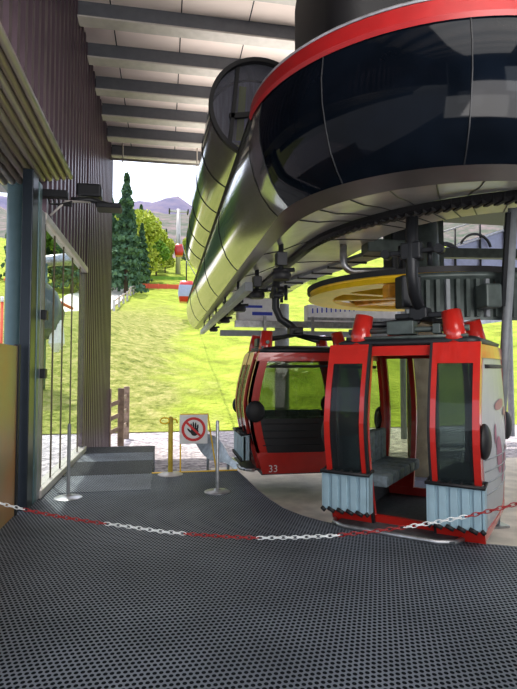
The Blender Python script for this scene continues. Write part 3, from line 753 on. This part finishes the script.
    for sx in (-1,1):
        for yy in (.08,Wd-.08):
            bx=Vector((sx*.50,yy,HZ-.02)); pts=[bx,bx+Vector((-sx*.015,.01,.14)),bx+Vector((-sx*.05,(Wd/2-yy)*.06,.36))]
            hb=bmesh.new(); tube(hb,pts,[.115,.108,.095],16); new('hanger_horn',hb,'red',c)
            conn.append([pts[-1]+Vector((0,0,-.09)),bx+Vector((-sx*.2,(Wd/2-yy)*.3,.27)),ctr+Vector((0,0,-.05))])
    bm.free(); bm=bmesh.new()
    tube(bm,[(-.62,.10,HZ+.17),(.62,.10,HZ+.17)],.03,8); tube(bm,[(-.62,.02,HZ+.09),(.62,.02,HZ+.09)],.018,8)
    box(bm,(-.18,.02,HZ+.12),(.10,.20,HZ+.26),0,.01); box(bm,(-.5,.04,HZ+.12),(-.40,.16,HZ+.22),0,.01); box(bm,(.28,.04,HZ+.12),(.36,.16,HZ+.22),0,.01)
    new('door_actuator',bm,'dgreen',c)
    bm=bmesh.new(); box(bm,(-.10,Wd/2-.12,HZ+.30),(.10,Wd/2+.12,HZ+.46),0,.02); box(bm,(-.28,Wd/2-.06,HZ+.34),(.28,Wd/2+.06,HZ+.40),0,.01)
    for q in conn: tube(bm,q,.035,8)
    new('hanger_hub',bm,'dark',c)
    arm=[(0,Wd/2,HZ+.40),(0,Wd/2-.10,HZ+.50),(0,Wd/2-.26,HZ+.60),(0,Wd/2-.34,HZ+.78),(0,Wd/2-.34,HZ+1.1),(0,Wd/2-.30,HZ+1.42)]
    ha=new('hanger_arm',T(arm,[.07,.07,.065,.065,.065,.07],10),'dark',c)
    bm=bmesh.new(); box(bm,(-.11,Wd/2-.40,HZ+.95),(.11,Wd/2-.22,HZ+1.14),0,.02); box(bm,(-.30,Wd/2-.34,HZ+1.02),(.30,Wd/2-.28,HZ+1.07),0,.01)
    for x in (-.16,.16): 
        tube(bm,[(x*1.8,Wd/2-.25,HZ+1.04),(x*1.8,Wd/2-.38,HZ+1.04)],.05,10); tube(bm,[(x,Wd/2-.2,HZ+.9),(x,Wd/2-.2,HZ+1.15)],.03,8)
    new('grip',bm,'dark',ha)
    return c
A=make_cabin(True,film=True)
A.location=(2.40,4.95,-.03); A.rotation_euler.z=R_(-42)
tag(A,'red gondola cabin with its doors slid open and ski racks on both door leaves','gondola','gondola cabins waiting in the station')
Bc=make_cabin(False)
Bc.location=(1.50,8.60,-.01); Bc.rotation_euler.z=R_(-90)
tag(Bc,'closed red gondola cabin numbered 33, hanging left of the open cabin','gondola','gondola cabins waiting in the station')
def text(s,size,ext,m,parent,loc,rot):
    cu=bpy.data.curves.new('t','FONT'); cu.body=s; cu.size=size; cu.extrude=ext; cu.align_x='CENTER'
    to=bpy.data.objects.new('t',cu); COL.objects.link(to); dg=bpy.context.evaluated_depsgraph_get(); dg.update()
    me=bpy.data.meshes.new_from_object(to.evaluated_get(dg)); bpy.data.objects.remove(to)
    me.materials.clear(); me.materials.append(M[m])
    o=bpy.data.objects.new('cabin_number',me); COL.objects.link(o); o.parent=parent; o.location=loc; o.rotation_euler=rot; return o
text('33',.15,.002,'white',Bc,(.768,.15,.05),(R_(90),0,R_(90)))

# far cabins on the line, ropes, pylon
def far_cabin(loc,label):
    c=empty('line_gondola',loc,0,label,'gondola','gondola cabins out on the line')
    bm=bmesh.new(); rows=[]
    for z,k in ((0,.62),(.5,.72),(1.0,.78),(1.6,.70),(2.0,.60)):
        rows.append([(k*a,k*b*1.1,z) for a,b in ((-1,-.8),(-.8,-1),(.8,-1),(1,-.8),(1,.8),(.8,1),(-.8,1),(-1,.8))])
    V=loft(bm,rows[1:4],closed=True); new('glazing',bm,'bluewhite',c)
    bm=bmesh.new(); V=loft(bm,rows[:2],closed=True); bm.faces.new(V[0]); new('lower_body',bm,'red',c)
    bm=bmesh.new(); V=loft(bm,rows[3:],closed=True); bm.faces.new(V[-1]); new('roof',bm,'red',c)
    new('hanger',T([(0,0,2.0),(0,0,4.0)],.06,6),'dark',c); return c
far_cabin((2.05,50,8.0),'small white and red gondola hanging over the meadow, lower one in distance')
fc=far_cabin((2.45,92,21.6),'tiny red gondola far up the line above the trees')
for ch in fc.children:
    if ch.name.startswith('glazing'): ch.data.materials[0]=M['red']
# rope
e=tag(new('haul_rope',T([(2.0,20.8,4.1),(2.05,50,12.1),(2.45,92,25.72),(2.45,150,44)],.03,6),'dark'),'thin steel haul rope running up the valley from the station','rope')
py=empty('lift_pylon',(3.2,128,gz(3.2,128)-.5),0,'slim grey lift pylon standing far up the cleared strip','pylon')
new('mast',T([(0,0,0),(0,0,16.5)],[.65,.45],12),'sill',py); new('cross_arm',bar(bmesh.new(),(-2.4,0,16),(2.6,0,16),.4,.5),'sill',py)
for x in (-2.2,2.3): new('sheave_beam',bar(bmesh.new(),(x,-1.8,15.9),(x,1.8,15.9),.3,.4),'dark',py)

# ------------------------------------------------------------------ stanchions, sign, chain
def stanchion(loc,h,m,label,base='steel',r=.022,br=.17):
    e=empty('barrier_post',loc,0,label,'barrier post')
    new('base',LA([(0,0),(br,0),(br,.008),(br*.85,.02),(.05,.03),(.03,.05),(0,.05)],n=28),base,e,smooth=True)
    new('pole',LA([(r,.03),(r,h-.02),(r*.6,h),(0,h)],n=14),m,e,smooth=True)
    return e
stanchion((-1.16,6.88,0),.92,'grey','slim grey barrier post with a round base beside the left window')
stanchion((.70,6.87,0),.93,'steel','slim silver barrier post on a round base, in front of the closed cabin')
y_=stanchion((.11,8.12,0),.88,'postyellow','yellow barrier post with a pale round base, left of the prohibition sign','sill',.036,.19)
new('chain_loop',T([(-.09+.07*math.cos(R_(a)),-.02,.82+.045*math.sin(R_(a))) for a in range(0,361,30)],.012,6),'yellow',y_)
new('hook',T([(.03,0,.84),(.08,0,.84),(.10,0,.78)],.012,6),'yellow',y_)
sg=empty('prohibition_sign',(.46,8.15,0),R_(-3),'white square no entry sign with black hand in a red ring, on a yellow stand','sign')
new('plate',B((-.215,-.012,.455),(.215,.0,.90),.003),'signwhite',sg)
bm=bmesh.new()
loft(bm,[[(r*math.cos(2*PI*k/40),-.016,.678+r*math.sin(2*PI*k/40)) for k in range(40)] for r in (.145,.185)],closed=True); new('red_ring',bm,'signred',sg)
bm=bmesh.new()
def dsk(cx,cz,rx,rz,tl=0,y=-.017):
    bm.faces.new([bm.verts.new((cx+rx*math.cos(a)*math.cos(tl)-rz*math.sin(a)*math.sin(tl),y,cz+rx*math.cos(a)*math.sin(tl)+rz*math.sin(a)*math.cos(tl))) for a in [2*PI*k/14 for k in range(14)]])
dsk(.015,.64,.062,.065); 
for k,(x,z,h_) in enumerate(((-.035,.72,.05),(-.003,.735,.058),(.03,.73,.054),(.062,.71,.045))): dsk(x,z,.014,h_,-.06*(k-1.5),-.0172-.0002*k)
dsk(-.062,.655,.015,.05,.75,-.0184)
new('black_hand',bm,'rubber',sg)
bm=bmesh.new(); bar(bm,(-.125,-.020,.80),(.125,-.020,.555),.002,.034); new('red_slash',bm,'signred',sg)
new('stand_leg',bar(bmesh.new(),(-.20,.02,0),(-.20,.02,.90),.022,.022),'yellow',sg)
new('stand_leg',bar(bmesh.new(),(.36,.06,.0),(.215,.02,.92),.022,.022),'yellow',sg)
new('stand_rail',bar(bmesh.new(),(-.2,.02,.905),(.215,.02,.905),.02,.02),'yellow',sg)
gd=empty('entry_guide_blade',(.9,9.2,-.34),0,'grey curved metal guide blade behind the silver barrier post','guide rail')
bm=bmesh.new(); rows=[]
for i in range(13):
    t=i/12; x=-.27+.56*t; y=.75-1.45*t; z=.66-.30*t; h_=.05+.13*math.sin(PI*min(1,t*1.2+.05))*(1) ; 
    rows.append([(x+.5*h_,y,z+h_),(x+.02,y,z+.02),(x-.35*h_,y,z-h_),(x-.35*h_-.02,y+.03,z-h_),(x+.5*h_-.02,y+.03,z+h_)])
V=loft(bm,rows,closed=True); bm.faces.new(V[0]); bm.faces.new(V[-1]); new('blade',bm,'steel',gd,smooth=True)
for t in (.3,.8): new('stand',T([(-.27+.56*t,.75-1.45*t,0),(-.27+.56*t,.75-1.45*t,.6-.3*t)],.025),'grey',gd)

# plastic chain across the foreground, hung between two posts just outside the view
ca,sa=math.cos(R_(10.3)),math.sin(R_(10.3))
def cw(cx,d,z): return Vector((cx*ca+d*sa,d*ca-cx*sa,z))
pxs=[(-60,484),(-30,495),(0,503.5),(30,511),(60,517),(95,522.5),(130,527),(165,532),(200,535),(230,537),(260,538),(295,537.5),(330,536),(365,532.5),(400,528),(432,523),(465,517),(500,508.5),(530,500),(585,485)]
cpts=[]
for x,y in pxs:
    d=3.3-.25*(x-258)/260
    cpts.append(cw((x-258.5)/520*d,d,1.6-(y-3-369.5)/520*d))
# resample
def resample(P,step):
    out=[P[0].copy()]; acc=0
    for a,b in zip(P,P[1:]):
        l=(b-a).length; t=step-acc
        while t<=l: out.append(a+(b-a)*t/l); t+=step
        acc=(acc+l)%step if False else (l-(t-step))
    return out
S=resample(cpts,.036)
ch=empty('plastic_chain',tuple(cpts[0]),0,'red and white plastic chain strung across the foreground','chain')
def link(bm,c,t,flat):
    up=Vector((0,0,1)); s_=t.cross(up).normalized(); u=s_.cross(t).normalized()
    w_=s_ if flat else u
    n=10; pts=[]
    for k in range(n):
        a=2*PI*k/n; pts.append(c+t*(.026*math.cos(a))+w_*(.0108*math.sin(a)))
    nrm=(t.cross(w_)).normalized(); rings=[]
    for k,p in enumerate(pts):
        rad=(p-c).normalized(); rings.append([bm.verts.new(p+rad*.0033*math.cos(q*PI/2)+nrm*.0033*math.sin(q*PI/2)) for q in range(4)])
    for k in range(n):
        a=rings[k]; b=rings[(k+1)%n]
        for q in range(4): bm.faces.new((a[q],a[(q+1)%4],b[(q+1)%4],b[q]))
bounds=[-60,27,107,188,258,335,402,466,700]; colr=['chain_white','chain_red']*4
def px_of(p):
    cx=p.x*ca-p.y*sa; d=p.x*sa+p.y*ca; return 258.5+520*cx/d
bms=[bmesh.new() for _ in range(8)]
for i in range(1,len(S)-1):
    t=(S[i+1]-S[i-1]).normalized(); x=px_of(S[i]); k=max(0,min(7,sum(x>b for b in bounds)-1)); link(bms[k],S[i],t,i%2==0)
for k,bm in enumerate(bms):
    o=new('red_chain_length' if colr[k]=='chain_red' else 'white_chain_length',bm,colr[k],ch); o.location=-Vector(cpts[0])
for P_,lab in ((cpts[0],'grey chain post just outside the left of the view'),(cpts[-1],'grey chain post just outside the right of the view')):
    stanchion((P_.x,P_.y,0),P_.z+.03,'grey',lab)

# ------------------------------------------------------------------ fences and things outside
fe=empty('timber_fence',(-1.25,16.1,-.68),0,'weathered timber fence at the open end of the corrugated wall','fence')
for x,y in ((0,0),(-.35,-.3),(.05,1.6)): new('post',B((x-.09,y-.07,0),(x+.09,y+.07,1.72),.01),'wood',fe)
for z in (.45,.85,1.25): new('rail',bar(bmesh.new(),(.02,0,z+.1),(-.5,-.4,z-.1),.04,.12),'wood',fe)
for z in (.5,.95,1.4): new('rail',bar(bmesh.new(),(0,0,z),(.05,1.6,z),.04,.12),'wood',fe)
rf=empty('roadside_fence',(-5,56,gz(-5,56)),0,'line of pale posts with rails beside the road left of the meadow','fence')
zb=gz(-5,56)
q=[]
for k in range(9):
    t=k/8; x=-5.2+t*.9; y=56+39*t; z=gz(x,y)-zb; q.append((x+5,y-56,z)); new('post',B((x+5-.12,y-56-.1,z-.3),(x+5+.12,y-56+.1,z+1.3)),'sill',rf)
bm=bmesh.new(); tube(bm,[(a,b_,c_+1.1) for a,b_,c_ in q],.07,6); tube(bm,[(a,b_,c_+.5) for a,b_,c_ in q],.05,6); new('rail',bm,'wood',rf)
nf=empty('safety_net',(-4.6,98,gz(-1,98)),0,'orange red safety net stretched across the meadow','net')
new('netting',B((0,0,.15),(8.6,.05,1.0)),'net',nf)
for k in range(6): new('stake',T([(k*1.72,0,-.8),(k*1.72,0,1.1)],.06,6),'net',nf)
tag(new('roadside_barrier',B((-4.6,112,gz(-1,112)+.4),(4.5,112.1,gz(-1,112)+1.1)),'leafmid'),'green barrier strip above the orange safety net','barrier')
# gravel road patch
struct('ground_road',terrain(-13,-5.6,50,100,6,40,lambda x,y:gz(x,y)+.12),'concrete')
# snow gun behind the glass
sgx=(-5.3,24.5); g0=gz(*sgx)
sn=empty('snow_cannon',(sgx[0],sgx[1],g0),0,'grey snow cannon on a stand, out on the grass beyond the left window','snow cannon')
new('barrel',T([(-.9,0,5.6),(1.1,.3,5.9)],[.22,.30],16),'steel',sn); new('mast',T([(0,0,0),(0,0,5.6)],.12),'teal',sn)
new('cover',LA([(.3,2.2),(.8,2.6),(.9,3.4),(.55,4.3),(.15,4.7),(0,4.7)],n=12),'dgreen',sn,smooth=True); new('drape',LA([(.1,1.6),(.35,2.0),(.25,3.0),(.1,3.1)],(.6,-.2),n=10),'white',sn,smooth=True)
new('strut',T([(-1.6,-.3,4.8),(0,0,4.2),(1.2,.3,3.6)],.07),'net',sn)
ml=empty('marker_pole',(-5.9,20.5,gz(-5.9,20.5)),0,'red marker pole on the grass seen at the left edge of the window','pole')
new('pole',T([(0,0,0),(0,0,4.6)],.05),'net',ml); new('cap',T([(0,0,4.6),(0,0,4.8)],.06),'white',ml)

# ------------------------------------------------------------------ trees
def tree_mesh(kind,seed):
    rnd=random.Random(seed); bm=bmesh.new()
    def leaf(p,s):
        n=Vector((rnd.uniform(-1,1),rnd.uniform(-1,1),rnd.uniform(-.2,1))).normalized(); a=n.orthogonal().normalized(); b=n.cross(a); th=rnd.uniform(0,6.28)
        a,b=a*math.cos(th)+b*math.sin(th),b*math.cos(th)-a*math.sin(th)
        vs=[bm.verts.new(p+a*s*x+b*s*y*.8+n*s*.2*abs(x)) for x,y in ((-1,-.5),(0,-1),(1,-.4),(.8,.7),(-.5,1))]; bm.faces.new(vs)
    if kind=='conifer':
        for i in range(2600):
            t=rnd.random()**.8; z=1.5+t*15; r=(1-t)**.85*3.1*(.75+.25*math.sin(z*4)); a=rnd.uniform(0,2*PI); rr=r*rnd.uniform(.6,1)
            leaf(Vector((rr*math.cos(a),rr*math.sin(a),z-rr*.35)),rnd.uniform(.2,.38))
    else:
        blobs=[(Vector((rnd.uniform(-2.3,2.3),rnd.uniform(-2.3,2.3),rnd.uniform(5,12))),rnd.uniform(1.6,2.6)) for _ in range(11)]+[(Vector((0,0,9)),3.4)]
        for i in range(3200):
            c,r=rnd.choice(blobs); v=Vector((rnd.gauss(0,1),rnd.gauss(0,1),rnd.gauss(0,1))).normalized(); leaf(c+v*r*rnd.uniform(.8,1.05),rnd.uniform(.2,.4))
    return bm
protos=[]
for kind,mt,nm,cat,lab,grp,sd_ in (('conifer','leafdark','conifer_tree','tree','dark green conifer in the forest left of the cleared strip','dark conifers along the forest edge',1),
      ('broad','leafmid','broadleaf_tree','tree','mid green broadleaf tree in the forest behind the meadow','green broadleaf trees in the forest',2),
      ('broad','leafyel','spring_tree','tree','fresh yellow green tree in leaf in the forest behind the meadow','yellow green trees in the forest',3)):
    e=empty(nm,(0,0,0),0,lab,cat,grp)
    new('crown',tree_mesh(kind,sd_),mt,e); new('trunk',T([(0,0,-1),(.1,0,5),(0,0,13 if kind=='conifer' else 9)],[.3,.22,.08],8),'bark',e)
    protos.append(e)
first=[True]*3
def put(k,x,y,s_):
    if first[k]: e=protos[k]; first[k]=False
    else: e=copy_tree(protos[k])
    e.location=(x,y,gz(x,y)-.4); e.scale=(s_,s_,s_*random.uniform(.9,1.1)); e.rotation_euler.z=random.uniform(0,6.28)
random.seed(11)
def grid(x0,x1,y0,y1,d,kinds,lo,hi):
    y=y0; r=0
    while y<=y1:
        x=x1-(d/2 if r%2 else 0)
        while x>=x0:
            put(random.choice(kinds),x+random.uniform(-.12,.12)*d,y+random.uniform(-.12,.12)*d,random.uniform(lo,hi)); x-=d
        y+=d*.88; r+=1
grid(-20,-6.4,80,102,6.6,(0,0,0,0,1),1.0,1.2)
for k_,x,y,q in ((1,-9.4,108,1.1),(2,-5.4,109,1.05),(1,-11.5,120,1.1),(2,-7.6,121,1.1),(2,-3.4,121,.92),(0,-6.0,133,1.1),(1,-2.6,134,.85),(2,-8.8,140,1.1),(1,-4.4,146,.9),(0,-.9,147,.7),(2,-7.2,158,1.0),(1,-3.2,160,.8),(0,.4,161,.55),(2,7.4,150,.6),(1,9.8,158,.7),(1,10.5,138,.8),(0,6.2,163,.5),(1,-1.9,119,.72),(2,.1,129,.6),(0,-4.3,100,.8),(0,1.3,150,.5),(2,-10.8,98,1.1),(0,-13.5,133,1.2),(2,-14.5,112,1.1)): put(k_,x,y,q)
grid(-46,-28,52,84,10.5,(1,2,2),.95,1.2)
grid(12,32,112,165,11,(0,1,2),.85,1.05)
